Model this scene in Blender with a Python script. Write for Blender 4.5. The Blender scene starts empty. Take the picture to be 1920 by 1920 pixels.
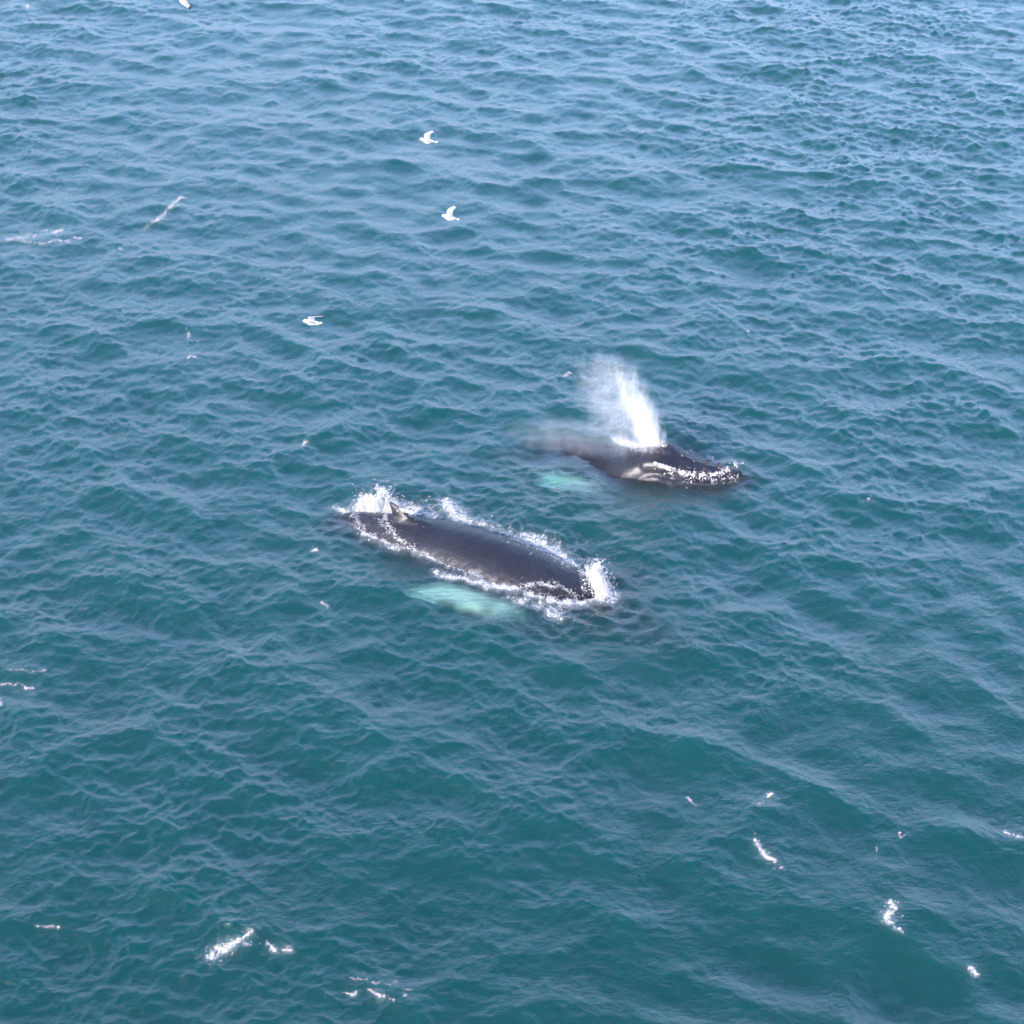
import bpy, bmesh, math, random
import numpy as np
from mathutils import Vector, Matrix, Quaternion, noise as mnoise

scene = bpy.context.scene
R = math.radians
rng = np.random.default_rng(7)
random.seed(7)

# ------------------------------------------------------------------ camera
CAM_Z, PITCH, FOV = 25.0, 33.0, 32.0
cam_data = bpy.data.cameras.new('camera')
cam = bpy.data.objects.new('camera', cam_data)
scene.collection.objects.link(cam)
cam.location = (0, 0, CAM_Z)
cam.rotation_euler = (R(90 - PITCH), 0, 0)
cam_data.sensor_fit = 'HORIZONTAL'
cam_data.angle = R(FOV)
cam_data.clip_start = 0.5
cam_data.clip_end = 12000
scene.camera = cam

# ------------------------------------------------------------------ sky and sun
SUN_EL, SUN_AZ = 30.0, 219.0        # azimuth clockwise from +Y (the view direction)
world = bpy.data.worlds.new('World')
scene.world = world
world.use_nodes = True
wn = world.node_tree
bg = wn.nodes['Background']
sky = wn.nodes.new('ShaderNodeTexSky')
sky.sky_type = 'NISHITA'
sky.sun_disc = False
sky.sun_elevation = R(SUN_EL)
sky.sun_rotation = R(SUN_AZ)
sky.altitude = 0
sky.air_density = 1.0
sky.dust_density = 2.2
sky.ozone_density = 8.0
tint = wn.nodes.new('ShaderNodeMixRGB')            # tint multiplied into the sky colour, standing in for white balance
tint.blend_type = 'MULTIPLY'; tint.inputs[0].default_value = 1.0
tint.inputs[2].default_value = (1.25, 0.97, 0.85, 1)
wn.links.new(sky.outputs[0], tint.inputs[1])
wn.links.new(tint.outputs[0], bg.inputs['Color'])
bg.inputs['Strength'].default_value = 0.15

sun_data = bpy.data.lights.new('sun', 'SUN')
sun_data.energy = 2.0
sun_data.angle = R(0.6)
sun_data.color = (1.0, 0.94, 0.90)
sun = bpy.data.objects.new('sun', sun_data)
scene.collection.objects.link(sun)
to_sun = Vector((math.sin(R(SUN_AZ)) * math.cos(R(SUN_EL)),
                 math.cos(R(SUN_AZ)) * math.cos(R(SUN_EL)), math.sin(R(SUN_EL))))
sun.rotation_euler = to_sun.to_track_quat('Z', 'Y').to_euler()

scene.view_settings.view_transform = 'Standard'
scene.view_settings.look = 'None'
scene.view_settings.gamma = 1
scene.view_settings.use_curve_mapping = False
scene.view_settings.exposure = 2.22
scene.render.engine = 'CYCLES'
cy = scene.cycles
cy.use_denoising = True
cy.denoiser = 'OPENIMAGEDENOISE'
cy.max_bounces = 8
cy.transparent_max_bounces = 16
cy.volume_bounces = 2
cy.volume_step_rate = 0.4
cy.volume_max_steps = 256
cy.caustics_reflective = False
cy.caustics_refractive = False
cy.blur_glossy = 1.0

# ------------------------------------------------------------------ small helpers
def link(o, parent=None):
    scene.collection.objects.link(o)
    if parent is not None:
        o.parent = parent
    return o

def tag(o, label=None, cat=None, group=None, kind=None):
    if label: o['label'] = label
    if cat: o['category'] = cat
    if group: o['group'] = group
    if kind: o['kind'] = kind
    return o

def mesh_np(name, verts, faces, smooth=True):
    """verts (n,3), faces (m,k) with one k"""
    me = bpy.data.meshes.new(name)
    verts = np.ascontiguousarray(verts, dtype=np.float32)
    faces = np.ascontiguousarray(faces, dtype=np.int32)
    m, k = faces.shape
    me.vertices.add(len(verts)); me.vertices.foreach_set('co', verts.ravel())
    me.loops.add(m * k); me.loops.foreach_set('vertex_index', faces.ravel())
    me.polygons.add(m)
    me.polygons.foreach_set('loop_start', np.arange(0, m * k, k, dtype=np.int32))
    me.polygons.foreach_set('loop_total', np.full(m, k, dtype=np.int32))
    if smooth:
        me.polygons.foreach_set('use_smooth', np.ones(m, dtype=bool))
    me.update(calc_edges=True)
    return me

def pix(u, v, z=0.0):
    """point of the photograph (1920 px) on the level z"""
    f = 960.0 / math.tan(R(FOV / 2))
    a = (u - 960) / f; b = (960 - v) / f
    p = R(PITCH)
    d = Vector((a, math.cos(p) + b * math.sin(p), -math.sin(p) + b * math.cos(p)))
    t = (z - CAM_Z) / d.z
    return Vector((d.x * t, d.y * t, z))

def nodes_of(name):
    m = bpy.data.materials.new(name); m.use_nodes = True
    nt = m.node_tree; nt.nodes.clear()
    out = nt.nodes.new('ShaderNodeOutputMaterial')
    def N(t, **kw):
        n = nt.nodes.new(t)
        for k, v in kw.items():
            if k.startswith('_'): setattr(n, k[1:], v)
            else: n.inputs[k].default_value = v
        return n
    return m, nt, out, N, nt.links.new

def M(N, L, op, a, b=None, c=None, clamp=False):
    n = N('ShaderNodeMath', _operation=op, _use_clamp=clamp)
    for i, x in enumerate((a, b, c)):
        if x is None: continue
        if isinstance(x, (int, float)): n.inputs[i].default_value = x
        else: L(x, n.inputs[i])
    return n.outputs[0]

# ------------------------------------------------------------------ the sea surface
class Tile:
    def __init__(s, L, n, kmin, kmax, rot, peak, slope, spread, chop, seed, p=4.0):
        g = np.random.default_rng(seed)
        k1 = np.fft.fftfreq(n, d=L / n) * 2 * np.pi
        kx, ky = np.meshgrid(k1, k1, indexing='xy')
        k = np.hypot(kx, ky); k[0, 0] = 1
        c = ky / k                                    # waves travel along local y
        D = spread + (1 - spread) * np.abs(c) ** 3
        D *= np.where(c < 0, 0.35, 1.0)
        kp = 2 * np.pi / peak
        S = k ** (-p) * np.exp(-1.1 * (kp / k) ** 4) * D
        S *= (k > kmin) & (k < kmax)
        H = np.sqrt(S) * (g.normal(size=k.shape) + 1j * g.normal(size=k.shape))
        H[0, 0] = 0
        sx = np.fft.ifft2(1j * kx * H).real; sy = np.fft.ifft2(1j * ky * H).real
        H *= slope / math.sqrt((sx ** 2 + sy ** 2).mean())
        s.h = np.fft.ifft2(H).real.astype(np.float32)
        s.dx = (chop * np.fft.ifft2(1j * kx / k * H).real).astype(np.float32)
        s.dy = (chop * np.fft.ifft2(1j * ky / k * H).real).astype(np.float32)
        s.L, s.n, s.c, s.s = L, n, math.cos(rot), math.sin(rot)
    def sample(s, x, y):
        u = (x * s.c + y * s.s) / s.L * s.n; v = (-x * s.s + y * s.c) / s.L * s.n
        i = np.floor(u).astype(np.int64); j = np.floor(v).astype(np.int64)
        fu = (u - i).astype(np.float32); fv = (v - j).astype(np.float32)
        i0 = i % s.n; i1 = (i + 1) % s.n; j0 = j % s.n; j1 = (j + 1) % s.n
        out = []
        for A in (s.h, s.dx, s.dy):
            out.append((A[j0, i0] * (1 - fu) + A[j0, i1] * fu) * (1 - fv) +
                       (A[j1, i0] * (1 - fu) + A[j1, i1] * fu) * fv)
        h, a, b = out
        return h, a * s.c - b * s.s, a * s.s + b * s.c

TA = Tile(97.0, 1024, 0.15, 6.5, R(-26), 5.5, 0.122, 0.28, 0.9, 33, 3.3)
TB = Tile(27.3, 1024, 5.0, 50.0, R(-10), 0.9, 0.25, 0.42, 0.6, 5, 3.3)
TC = Tile(9.7, 512, 42.0, 160.0, R(30), 0.15, 0.165, 0.5, 0.3, 9, 3.0)

def lownoise(x, y, scale, seed):
    """cheap smooth value noise, numpy"""
    g = np.random.default_rng(seed).random((64, 64)).astype(np.float32)
    u = x / scale + 13.7; v = y / scale + 5.1
    i = np.floor(u).astype(np.int64); j = np.floor(v).astype(np.int64)
    fu = u - i; fv = v - j
    fu = fu * fu * (3 - 2 * fu); fv = fv * fv * (3 - 2 * fv)
    a = g[j % 64, i % 64]; b = g[j % 64, (i + 1) % 64]
    c = g[(j + 1) % 64, i % 64]; d = g[(j + 1) % 64, (i + 1) % 64]
    return (a * (1 - fu) + b * fu) * (1 - fv) + (c * (1 - fu) + d * fu) * fv

def sea(x, y):
    """displaced water position for the rest position (x, y)"""
    x = np.asarray(x, dtype=np.float64); y = np.asarray(y, dtype=np.float64)
    h, dx, dy = TA.sample(x, y)
    g = 0.55 + 0.9 * lownoise(x * .7, y * .5, 6.0, 3) * lownoise(x, y, 2.3, 8) * 1.6
    g = g * (0.62 + 0.72 * lownoise(x * .8 + 40, y * .45, 7.0, 14))
    h2, dx2, dy2 = TB.sample(x, y)
    h3, dx3, dy3 = TC.sample(x, y)
    ma = 1.0 + 0.0 * x
    # wash pushed out by the two animals
    w = 0.0
    for cx, cy_, r0, am in ((2.5, 34.3, .9, .016), (1.6, 35.0, 1.0, .016), (5.9, 40.3, .7, .018), (-4.2, 38.3, .8, .016)):
        r = np.hypot(x - cx, (y - cy_))
        w = w + am * np.cos(2 * np.pi * r / .62) * np.exp(-((r - r0) / .75) ** 2) * (.4 + 1.1 * lownoise(x, y, .9, 55))
    return (x + dx * ma + (dx2 + dx3) * g, y + dy * ma + (dy2 + dy3) * g, h * ma + (h2 + h3) * g + w)

def sea_at(x, y):
    """water height above world (x, y)"""
    px = np.array(x, dtype=np.float64); py = np.array(y, dtype=np.float64)
    qx, qy = px.copy(), py.copy()
    for _ in range(4):
        a, b, h = sea(qx, qy)
        qx += px - a; qy += py - b
    return sea(qx, qy)[2]
# ------------------------------------------------------------------ water mesh
def build_water():
    cols, rows = 960, 1000
    t = np.linspace(0, 1, rows)
    y0, y1 = 17.0, 112.0
    # rows get further apart with distance, where they show smaller
    ys = y0 + (y1 - y0) * (0.42 * t + 0.58 * t ** 2.3)
    depth = ys * math.cos(R(PITCH)) + CAM_Z * math.sin(R(PITCH))
    half = 0.2868 * depth * 1.06 + 2.5
    s = np.linspace(-1, 1, cols)
    X = half[:, None] * s[None, :]; Y = np.repeat(ys[:, None], cols, 1)
    x, y, z = sea(X.ravel(), Y.ravel())
    top = np.stack([x, y, z], 1)
    idx = np.arange(rows * cols).reshape(rows, cols)
    q = np.stack([idx[:-1, :-1], idx[:-1, 1:], idx[1:, 1:], idx[1:, :-1]], -1).reshape(-1, 4)
    loop = np.concatenate([idx[0, :], idx[1:, -1], idx[-1, -2::-1], idx[-2:0:-1, 0]])
    P = len(loop)
    b = top[loop]
    c0 = np.array([0, 55.0])
    rings, base = [top], rows * cols
    prev = loop
    faces = [q]
    for k, (sc, zz) in enumerate(((1.05, .5), (1.6, 0), (60.0, 0))):
        r = b.copy(); r[:, :2] = c0 + (b[:, :2] - c0) * sc; r[:, 2] *= zz
        rings.append(r); cur = base + np.arange(P); base += P
        nx = np.roll(cur, -1); pv = np.roll(prev, -1)
        faces.append(np.stack([prev, cur, nx, pv], -1)); prev = cur
    r = rings[-1].copy(); r[:, 2] = -30
    rings.append(r); cur = base + np.arange(P); base += P
    faces.append(np.stack([prev, cur, np.roll(cur, -1), np.roll(prev, -1)], -1))
    V = np.concatenate(rings); F = np.concatenate(faces)
    me = mesh_np('water', V, F)
    bm = bmesh.new(); bm.from_mesh(me)
    bm.verts.ensure_lookup_table()
    f = bm.faces.new([bm.verts[i] for i in reversed(cur.tolist())])
    bm.to_mesh(me); bm.free()
    return me, V
water_me, WV = build_water()

def water_material():
    m, nt, out, N, L = nodes_of('sea_water')
    geo = N('ShaderNodeNewGeometry')
    co = N('ShaderNodeTexCoord').outputs['Object']
    mp = N('ShaderNodeMapping'); L(co, mp.inputs[0]); mp.inputs['Scale'].default_value = (1, 1.7, 1)
    n1 = N('ShaderNodeTexNoise', Scale=9.0, Detail=4.0, Roughness=0.62); L(mp.outputs[0], n1.inputs[0])
    bump = N('ShaderNodeBump', Strength=0.8, Distance=0.03)
    L(n1.outputs[0], bump.inputs['Height'])
    dot = N('ShaderNodeVectorMath', _operation='DOT_PRODUCT')
    L(bump.outputs[0], dot.inputs[0]); L(geo.outputs['Incoming'], dot.inputs[1])
    c = M(N, L, 'ABSOLUTE', dot.outputs['Value'])
    k = M(N, L, 'POWER', M(N, L, 'SUBTRACT', 1.0, c, clamp=True), 2.95)
    fr = M(N, L, 'MULTIPLY_ADD', k, 0.98, 0.02, clamp=True)
    gl = N('ShaderNodeBsdfGlossy', Roughness=0.2); L(bump.outputs[0], gl.inputs['Normal'])
    tp = N('ShaderNodeBsdfTransparent')
    rf = N('ShaderNodeBsdfRefraction', Roughness=0.12, IOR=1.33); L(bump.outputs[0], rf.inputs['Normal'])
    tr = N('ShaderNodeMixShader'); tr.inputs[0].default_value = 0.45
    L(tp.outputs[0], tr.inputs[1]); L(rf.outputs[0], tr.inputs[2])
    mix = N('ShaderNodeMixShader'); L(fr, mix.inputs[0]); L(tr.outputs[0], mix.inputs[1]); L(gl.outputs[0], mix.inputs[2])
    # thin foam film, from a per-vertex amount broken up by lacy noise
    at = N('ShaderNodeAttribute', _attribute_name='foam')
    wv = N('ShaderNodeTexNoise', Scale=5.0, Detail=5.0, Roughness=0.7, Distortion=0.8); L(mp.outputs[0], wv.inputs[0])
    rg = M(N, L, 'ABSOLUTE', M(N, L, 'SUBTRACT', wv.outputs[0], 0.5))
    lace = M(N, L, 'SUBTRACT', 1.0, M(N, L, 'MULTIPLY', rg, 9.0), clamp=True)
    fa = M(N, L, 'MULTIPLY', at.outputs['Fac'], M(N, L, 'MULTIPLY_ADD', lace, 0.8, 0.2), clamp=True)
    df = N('ShaderNodeBsdfDiffuse', Color=(.55, .58, .6, 1))
    mix2 = N('ShaderNodeMixShader'); L(fa, mix2.inputs[0]); L(mix.outputs[0], mix2.inputs[1]); L(df.outputs[0], mix2.inputs[2])
    L(mix2.outputs[0], out.inputs['Surface'])
    vs = N('ShaderNodeVolumeScatter', Color=(0.006, 0.162, 0.148, 1), Density=0.70, Anisotropy=0.0)
    va = N('ShaderNodeVolumeAbsorption', Color=(0.0, 0.60, 0.64, 1), Density=1.05)
    ad = N('ShaderNodeAddShader'); L(vs.outputs[0], ad.inputs[0]); L(va.outputs[0], ad.inputs[1])
    L(ad.outputs[0], out.inputs['Volume'])
    try: m.cycles.homogeneous_volume = True
    except Exception: pass
    return m
WATER = water_material()
water_me.materials.append(WATER)
water = link(bpy.data.objects.new('water', water_me))
tag(water, 'wind rippled teal green sea reflecting pale blue sky', kind='structure')
# the dark sea bed far under it
bed = mesh_np('seabed', np.array([[-2500, -2500, -28], [2500, -2500, -28], [2500, 2500, -28], [-2500, 2500, -28]]), np.array([[0, 1, 2, 3]]), False)
m, nt, out, N, L = nodes_of('sea_bed'); d = N('ShaderNodeBsdfDiffuse', Color=(.03, .06, .06, 1)); L(d.outputs[0], out.inputs[0])
bed.materials.append(m)
tag(link(bpy.data.objects.new('seabed', bed)), 'dark sea bed deep under the water', kind='structure')
# ------------------------------------------------------------------ lofts and voxel skinning
def smooth_interp(ts, vals):
    """monotone-ish cubic (Catmull-Rom on uneven knots) interpolation"""
    ts = np.array(ts, float); vals = np.array(vals, float)
    sl = np.gradient(vals, ts, axis=0)
    def f(t):
        i = int(np.clip(np.searchsorted(ts, t) - 1, 0, len(ts) - 2))
        h = ts[i + 1] - ts[i]; u = min(max((t - ts[i]) / h, 0), 1)
        return ((2*u**3 - 3*u**2 + 1) * vals[i] + (u**3 - 2*u**2 + u) * h * sl[i] +
                (-2*u**3 + 3*u**2) * vals[i+1] + (u**3 - u**2) * h * sl[i+1])
    return f

def loft(sections, seg=32):
    """sections: list of (centre, side vector*half width, up vector, hu, hd, power) -> verts, faces lists"""
    V, F = [], []
    n = len(sections)
    for (c, side, up, hu, hd, pw) in sections:
        for k in range(seg):
            a = 2 * math.pi * k / seg
            ca, sa = math.cos(a), math.sin(a)
            x = math.copysign(abs(ca) ** pw, ca); y = math.copysign(abs(sa) ** pw, sa)
            V.append(c + side * x + up * (y * (hu if y > 0 else hd)))
    for i in range(n - 1):
        for k in range(seg):
            a = i * seg + k; b = i * seg + (k + 1) % seg
            F.append((a, b, b + seg, a + seg))
    V.append(sections[0][0].copy()); V.append(sections[-1][0].copy())
    c0, c1 = len(V) - 2, len(V) - 1
    for k in range(seg):
        F.append((c0, (k + 1) % seg, k))
        F.append((c1, (n - 1) * seg + k, (n - 1) * seg + (k + 1) % seg))
    return V, F

def voxel_mesh(name, parts, voxel, smooth_iter=3):
    V, F = [], []
    for v, f in parts:
        b = len(V); V += [tuple(p) for p in v]; F += [tuple(i + b for i in q) for q in f]
    me = bpy.data.meshes.new(name + '_raw'); me.from_pydata(V, [], F); me.update()
    bm = bmesh.new(); bm.from_mesh(me); bmesh.ops.recalc_face_normals(bm, faces=bm.faces); bm.to_mesh(me); bm.free()
    ob = bpy.data.objects.new(name + '_raw', me); scene.collection.objects.link(ob)
    rm = ob.modifiers.new('r', 'REMESH'); rm.mode = 'VOXEL'; rm.voxel_size = voxel; rm.use_smooth_shade = True
    sm = ob.modifiers.new('s', 'SMOOTH'); sm.factor = 0.5; sm.iterations = smooth_iter
    dg = bpy.context.evaluated_depsgraph_get()
    res = bpy.data.meshes.new_from_object(ob.evaluated_get(dg))
    res.name = name
    bpy.data.objects.remove(ob); bpy.data.meshes.remove(me)
    for p in res.polygons: p.use_smooth = True
    return res

def co_of(me):
    a = np.empty(len(me.vertices) * 3, np.float32); me.vertices.foreach_get('co', a)
    return a.reshape(-1, 3)

# ------------------------------------------------------------------ materials of the animals
def skin_material():
    m, nt, out, N, L = nodes_of('whale_skin')
    co = N('ShaderNodeTexCoord').outputs['Object']
    at = N('ShaderNodeAttribute', _attribute_name='pale')
    n1 = N('ShaderNodeTexNoise', Scale=1.3, Detail=6.0, Roughness=0.65); L(co, n1.inputs[0])
    n2 = N('ShaderNodeTexNoise', Scale=26.0, Detail=4.0, Roughness=0.7); L(co, n2.inputs[0])
    cr = N('ShaderNodeValToRGB'); L(n1.outputs[0], cr.inputs[0])
    cr.color_ramp.elements[0].position = .3; cr.color_ramp.elements[0].color = (.007, .0075, .011, 1)
    cr.color_ramp.elements[1].position = .75; cr.color_ramp.elements[1].color = (.015, .017, .025, 1)
    # pale flipper colour with dark mottling and streaks
    mp = N('ShaderNodeMapping'); L(co, mp.inputs[0]); mp.inputs['Rotation'].default_value = (0, 0, R(10)); mp.inputs['Scale'].default_value = (.8, 4.5, 1)
    n3 = N('ShaderNodeTexNoise', Scale=1.6, Detail=5.0, Roughness=0.6, Distortion=0.6); L(mp.outputs[0], n3.inputs[0])
    c2 = N('ShaderNodeValToRGB'); L(n3.outputs[0], c2.inputs[0])
    c2.color_ramp.elements[0].position = .36; c2.color_ramp.elements[0].color = (.34, .38, .27, 1)
    c2.color_ramp.elements[1].position = .56; c2.color_ramp.elements[1].color = (.85, .88, .70, 1)
    mx = N('ShaderNodeMixRGB'); L(at.outputs['Fac'], mx.inputs[0]); L(cr.outputs[0], mx.inputs[1]); L(c2.outputs[0], mx.inputs[2])
    # scattered pale scars and scratches
    v = N('ShaderNodeTexVoronoi', Scale=2.2, Randomness=1.0); L(co, v.inputs[0])
    sp = M(N, L, 'LESS_THAN', v.outputs['Distance'], 0.035)
    mx2 = N('ShaderNodeMixRGB'); L(M(N, L, 'MULTIPLY', sp, 0.35), mx2.inputs[0]); L(mx.outputs[0], mx2.inputs[1]); mx2.inputs[2].default_value = (.3, .27, .28, 1)
    rr = M(N, L, 'MULTIPLY_ADD', n2.outputs[0], 0.24, 0.17)
    b1 = N('ShaderNodeBump', Strength=0.35, Distance=0.02); L(n2.outputs[0], b1.inputs['Height'])
    n4 = N('ShaderNodeTexNoise', Scale=3.2, Detail=3.0, Roughness=0.5); L(co, n4.inputs[0])
    b2 = N('ShaderNodeBump', Strength=0.25, Distance=0.12); L(n4.outputs[0], b2.inputs['Height']); L(b1.outputs[0], b2.inputs['Normal'])
    pr = N('ShaderNodeBsdfPrincipled'); L(mx2.outputs[0], pr.inputs['Base Color']); L(rr, pr.inputs['Roughness'])
    pr.inputs['IOR'].default_value = 1.4
    # below the surface the skin meets water, not air, so it hardly shines
    sz = N('ShaderNodeSeparateXYZ'); L(co, sz.inputs[0])
    L(M(N, L, 'MULTIPLY_ADD', M(N, L, 'MULTIPLY', M(N, L, 'ADD', sz.outputs[2], .12), 4.0, clamp=True), .42, .0), pr.inputs['Specular IOR Level'])
    L(b2.outputs[0], pr.inputs['Normal'])
    L(pr.outputs[0], out.inputs[0])
    return m
SKIN = skin_material()

def plain_material(name, col, rough=0.6, var=0.15, scale=20):
    m, nt, out, N, L = nodes_of(name)
    co = N('ShaderNodeTexCoord').outputs['Object']
    n = N('ShaderNodeTexNoise', Scale=scale, Detail=3.0); L(co, n.inputs[0])
    mx = N('ShaderNodeMixRGB', _blend_type='MIX')
    L(n.outputs[0], mx.inputs[0])
    mx.inputs[1].default_value = tuple(c * (1 - var) for c in col) + (1,)
    mx.inputs[2].default_value = tuple(min(1, c * (1 + var)) for c in col) + (1,)
    pr = N('ShaderNodeBsdfPrincipled', Roughness=rough); L(mx.outputs[0], pr.inputs['Base Color'])
    L(pr.outputs[0], out.inputs[0])
    return m
BARN = plain_material('barnacle_shell', (.50, .42, .42), .7, .3, 60)
KNOB = plain_material('tubercle_skin', (.020, .017, .021), .35, .3, 30)
FOAM = plain_material('sea_foam', (.60, .61, .63), .8, .10, 40)

# ------------------------------------------------------------------ humpback whales
T_ = [0.0, .02, .06, .12, .17, .21, .27, .35, .45, .55, .67, .78, .88, .95, 1.0]
W_ = [.06, .26, .50, .74, .86, .95, 1.08, 1.20, 1.20, 1.04, .74, .44, .24, .15, .08]
U_ = [.03, .10, .20, .36, .55, .66, .86, 1.02, 1.06, .96, .76, .55, .34, .20, .06]
D_ = [.05, .22, .42, .66, .84, .92, 1.06, 1.14, 1.08, .92, .74, .55, .35, .20, .08]

def fr_noise(x, y):
    return lownoise(x, y, .22, 77) * .5 + lownoise(x, y, .6, 78) * .5

def build_whale(name, L, axis, ridge, head_up, flippers, slim=1.0, dorsal_t=.645, fin_h=.38):
    fx = smooth_interp([a[0] for a in axis], [(a[1], a[2]) for a in axis])
    fz = smooth_interp([r[0] for r in ridge], [r[1] for r in ridge])
    prof = smooth_interp(T_, np.stack([W_, U_, D_], 1))
    up0 = Vector((0, 0, 1))
    def frame(t):
        p = fx(t); w, u, d = prof(t); w *= slim
        c = Vector((p[0], p[1], fz(t) - u))
        e = 0.01
        a = fx(max(0, t - e)); b = fx(min(1, t + e))
        za = fz(max(0, t - e)) - prof(max(0, t - e))[1]; zb = fz(min(1, t + e)) - prof(min(1, t + e))[1]
        tan = Vector((b[0] - a[0], b[1] - a[1], zb - za)).normalized()     # towards the tail
        side = tan.cross(up0).normalized(); up = side.cross(tan).normalized()
        return c, tan, side, up, w, u, d
    parts = []
    secs = []
    for t in np.linspace(.015 if not head_up else .10, 1.0, 90):
        c, tan, side, up, w, u, d = frame(t)
        if head_up and t < .25:
            k = (t - .10) / .15; k = k * k * (3 - 2 * k); w *= .42 + .58 * k; d *= .55 + .45 * k
        secs.append((c, side * w, up, u, d, 0.92 if t < .6 else 1.0))
    parts.append(loft(secs, 40))
    if head_up:
        # rostrum: flat, tapering upper jaw with a low middle ridge
        secs = []
        for t in np.linspace(.004, .20, 26):
            c, tan, side, up, w, u, d = frame(t)
            k = t / .20
            top = c + up * u
            ww = (.10 + .80 * k ** .62) * .86 * (1 - .10 * k)
            if k < .12: ww *= math.sqrt(k / .12 + .03)
            hh = .13 + .20 * k
            secs.append((top - up * hh, side * ww, up, hh, hh * 1.0, 0.85))
        parts.append(loft(secs, 36))
        # middle ridge and splash guard before the blowholes
        secs = []
        for t in np.linspace(.03, .215, 20):
            c, tan, side, up, w, u, d = frame(t); k = (t - .03) / .185
            top = c + up * u
            bump = math.exp(-((t - .172) / .022) ** 2)
            secs.append((top - up * .04, side * (.05 + .05 * k + .20 * bump), up, .06 + .03 * k + .09 * bump, .1, 1.0))
        parts.append(loft(secs, 16))
        # lower jaw: wider, longer, its lip a little below the rostrum edge
        secs = []
        for t in np.linspace(-.022, .27, 34):
            tt = max(t, .003)
            c, tan, side, up, w, u, d = frame(tt); k = min(1.0, max(0.0, (t + .022) / .232))
            top = c + up * u - tan * (tt - t) * L
            ww = (.10 + .92 * k ** .6) * 1.0
            if k < .12: ww *= math.sqrt(k / .12 + .05)
            if tt > .15: ww = min(ww, w * (1.0 - (tt - .15) * 1.0))
            drop = .20 + .16 * k
            secs.append((top - up * (drop + .10 + .25 * k), side * ww, up, .10 + .25 * k, .35 + .55 * k, 0.85))
        parts.append(loft(secs, 36))
    # dorsal fin, hooked towards the tail, on a low hump
    c, tan, side, up, w, u, d = frame(dorsal_t)
    top = c + up * u
    secs = []
    for i in range(16):
        k = i / 15
        h = -.22 + (fin_h + .22) * k
        back = .42 * max(0, k - .25) ** 1.6 * 1.3
        ch = (.62 * (1 - k) ** .75 + .045)
        th = .13 * (1 - k) ** .8 + .028
        lead = top + up * h + tan * (back + .16 * k)
        secs.append((lead, tan * ch * .75, side, th, th, 1.0))
    parts.append(loft(secs, 24))
    secs = []
    for t in np.linspace(dorsal_t - .055, dorsal_t + .07, 14):
        c, tn, sd, u_, w, u, d = frame(t); k = min(1.0, max(0.0, (t - dorsal_t + .055) / .125))
        secs.append((c + u_ * (u - .10), sd * .20, u_, .10 + .11 * abs(math.sin(math.pi * k)) ** 1.3, .1, 1.0))
    parts.append(loft(secs, 16))
    # flukes
    c, tan, side, up, w, u, d = frame(.965)
    for s in (-1, 1):
        secs = []
        for i in range(14):
            k = i / 13
            ch = .55 * (1 - k) ** .7 + .05; th = .085 * (1 - k) + .03
            p = c + side * s * (.02 + 1.85 * k) + tan * (.1 + .75 * k ** 1.3)
            secs.append((p, tan * ch, up, th, th, 1.0))
        parts.append(loft(secs, 20))
    # flippers: long, knobbly leading edge
    paths = []
    for fp, chord in flippers:
        n = 34; g = smooth_interp(np.linspace(0, 1, len(fp)), np.array(fp, float))
        pts = [Vector(g(i / (n - 1))) for i in range(n)]
        secs = []
        for i, p in enumerate(pts):
            k = i / (n - 1)
            tn = (pts[min(i + 1, n - 1)] - pts[max(i - 1, 0)]).normalized()
            cd = tn.cross(up0).normalized()
            nm = cd.cross(tn).normalized()
            ch = chord * (.74 + .35 * math.sin(math.pi * min(1, k * 1.15)) ** 1.0) * (1 - k ** 4 * .75) * .5
            ch *= 1 + .07 * math.sin(k * 40)
            th = .17 * (1 - k) + .055
            secs.append((p, cd * ch, nm, th, th * .8, 1.0))
        parts.append(loft(secs, 24))
        paths.append((np.array([tuple(p) for p in pts]), chord))
    me = voxel_mesh(name, parts, 0.040, 4)
    co = co_of(me)
    # how pale the skin is: the flippers, and their roots fading into the dark body
    ts = np.linspace(0, 1, 160)
    fr = [frame(t) for t in ts]
    C = np.array([tuple(f[0]) for f in fr]); S = np.array([tuple(f[2]) for f in fr]); Uv = np.array([tuple(f[3]) for f in fr])
    WW = np.array([f[4] for f in fr]); UU = np.array([f[5] for f in fr]); DD = np.array([f[6] for f in fr])
    pale = np.zeros(len(co), np.float32)
    for p, chord in paths:
        d = np.min(np.linalg.norm(co[:, None, :] - p[None, ::2, :], axis=2), axis=1)
        near = np.where(d < 1.25)[0]
        q = co[near]
        j = np.argmin(np.linalg.norm(q[:, None, :] - C[None], axis=2), axis=1)
        r = q - C[j]
        a = (r * S[j]).sum(1) / WW[j]; b = (r * Uv[j]).sum(1); b = b / np.where(b > 0, UU[j], DD[j])
        e = np.hypot(a, b)
        dq = np.linalg.norm(q[:, None, :] - p[None], axis=2); kk = dq.argmin(1) / (len(p) - 1.0)
        edge = np.clip((chord * .52 - .06 + .45 * (fr_noise(q[:, 0] * 1.0, q[:, 1]) - .5) - dq.min(1)) / .42, 0, 1)  # edges darkened in the skin colour to imitate blurring by the water
        root = np.clip((kk - .38) / .12, 0, 1)
        pale[near] = np.maximum(pale[near], np.clip((e - 1.12) / .14, 0, 1) * edge * np.clip(root, 0, 1) * np.clip((1.02 - kk) / .12, 0, 1))
    at = me.attributes.new('pale', 'FLOAT', 'POINT'); at.data.foreach_set('value', pale)
    me.materials.clear(); me.materials.append(SKIN)
    return me, frame

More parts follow.
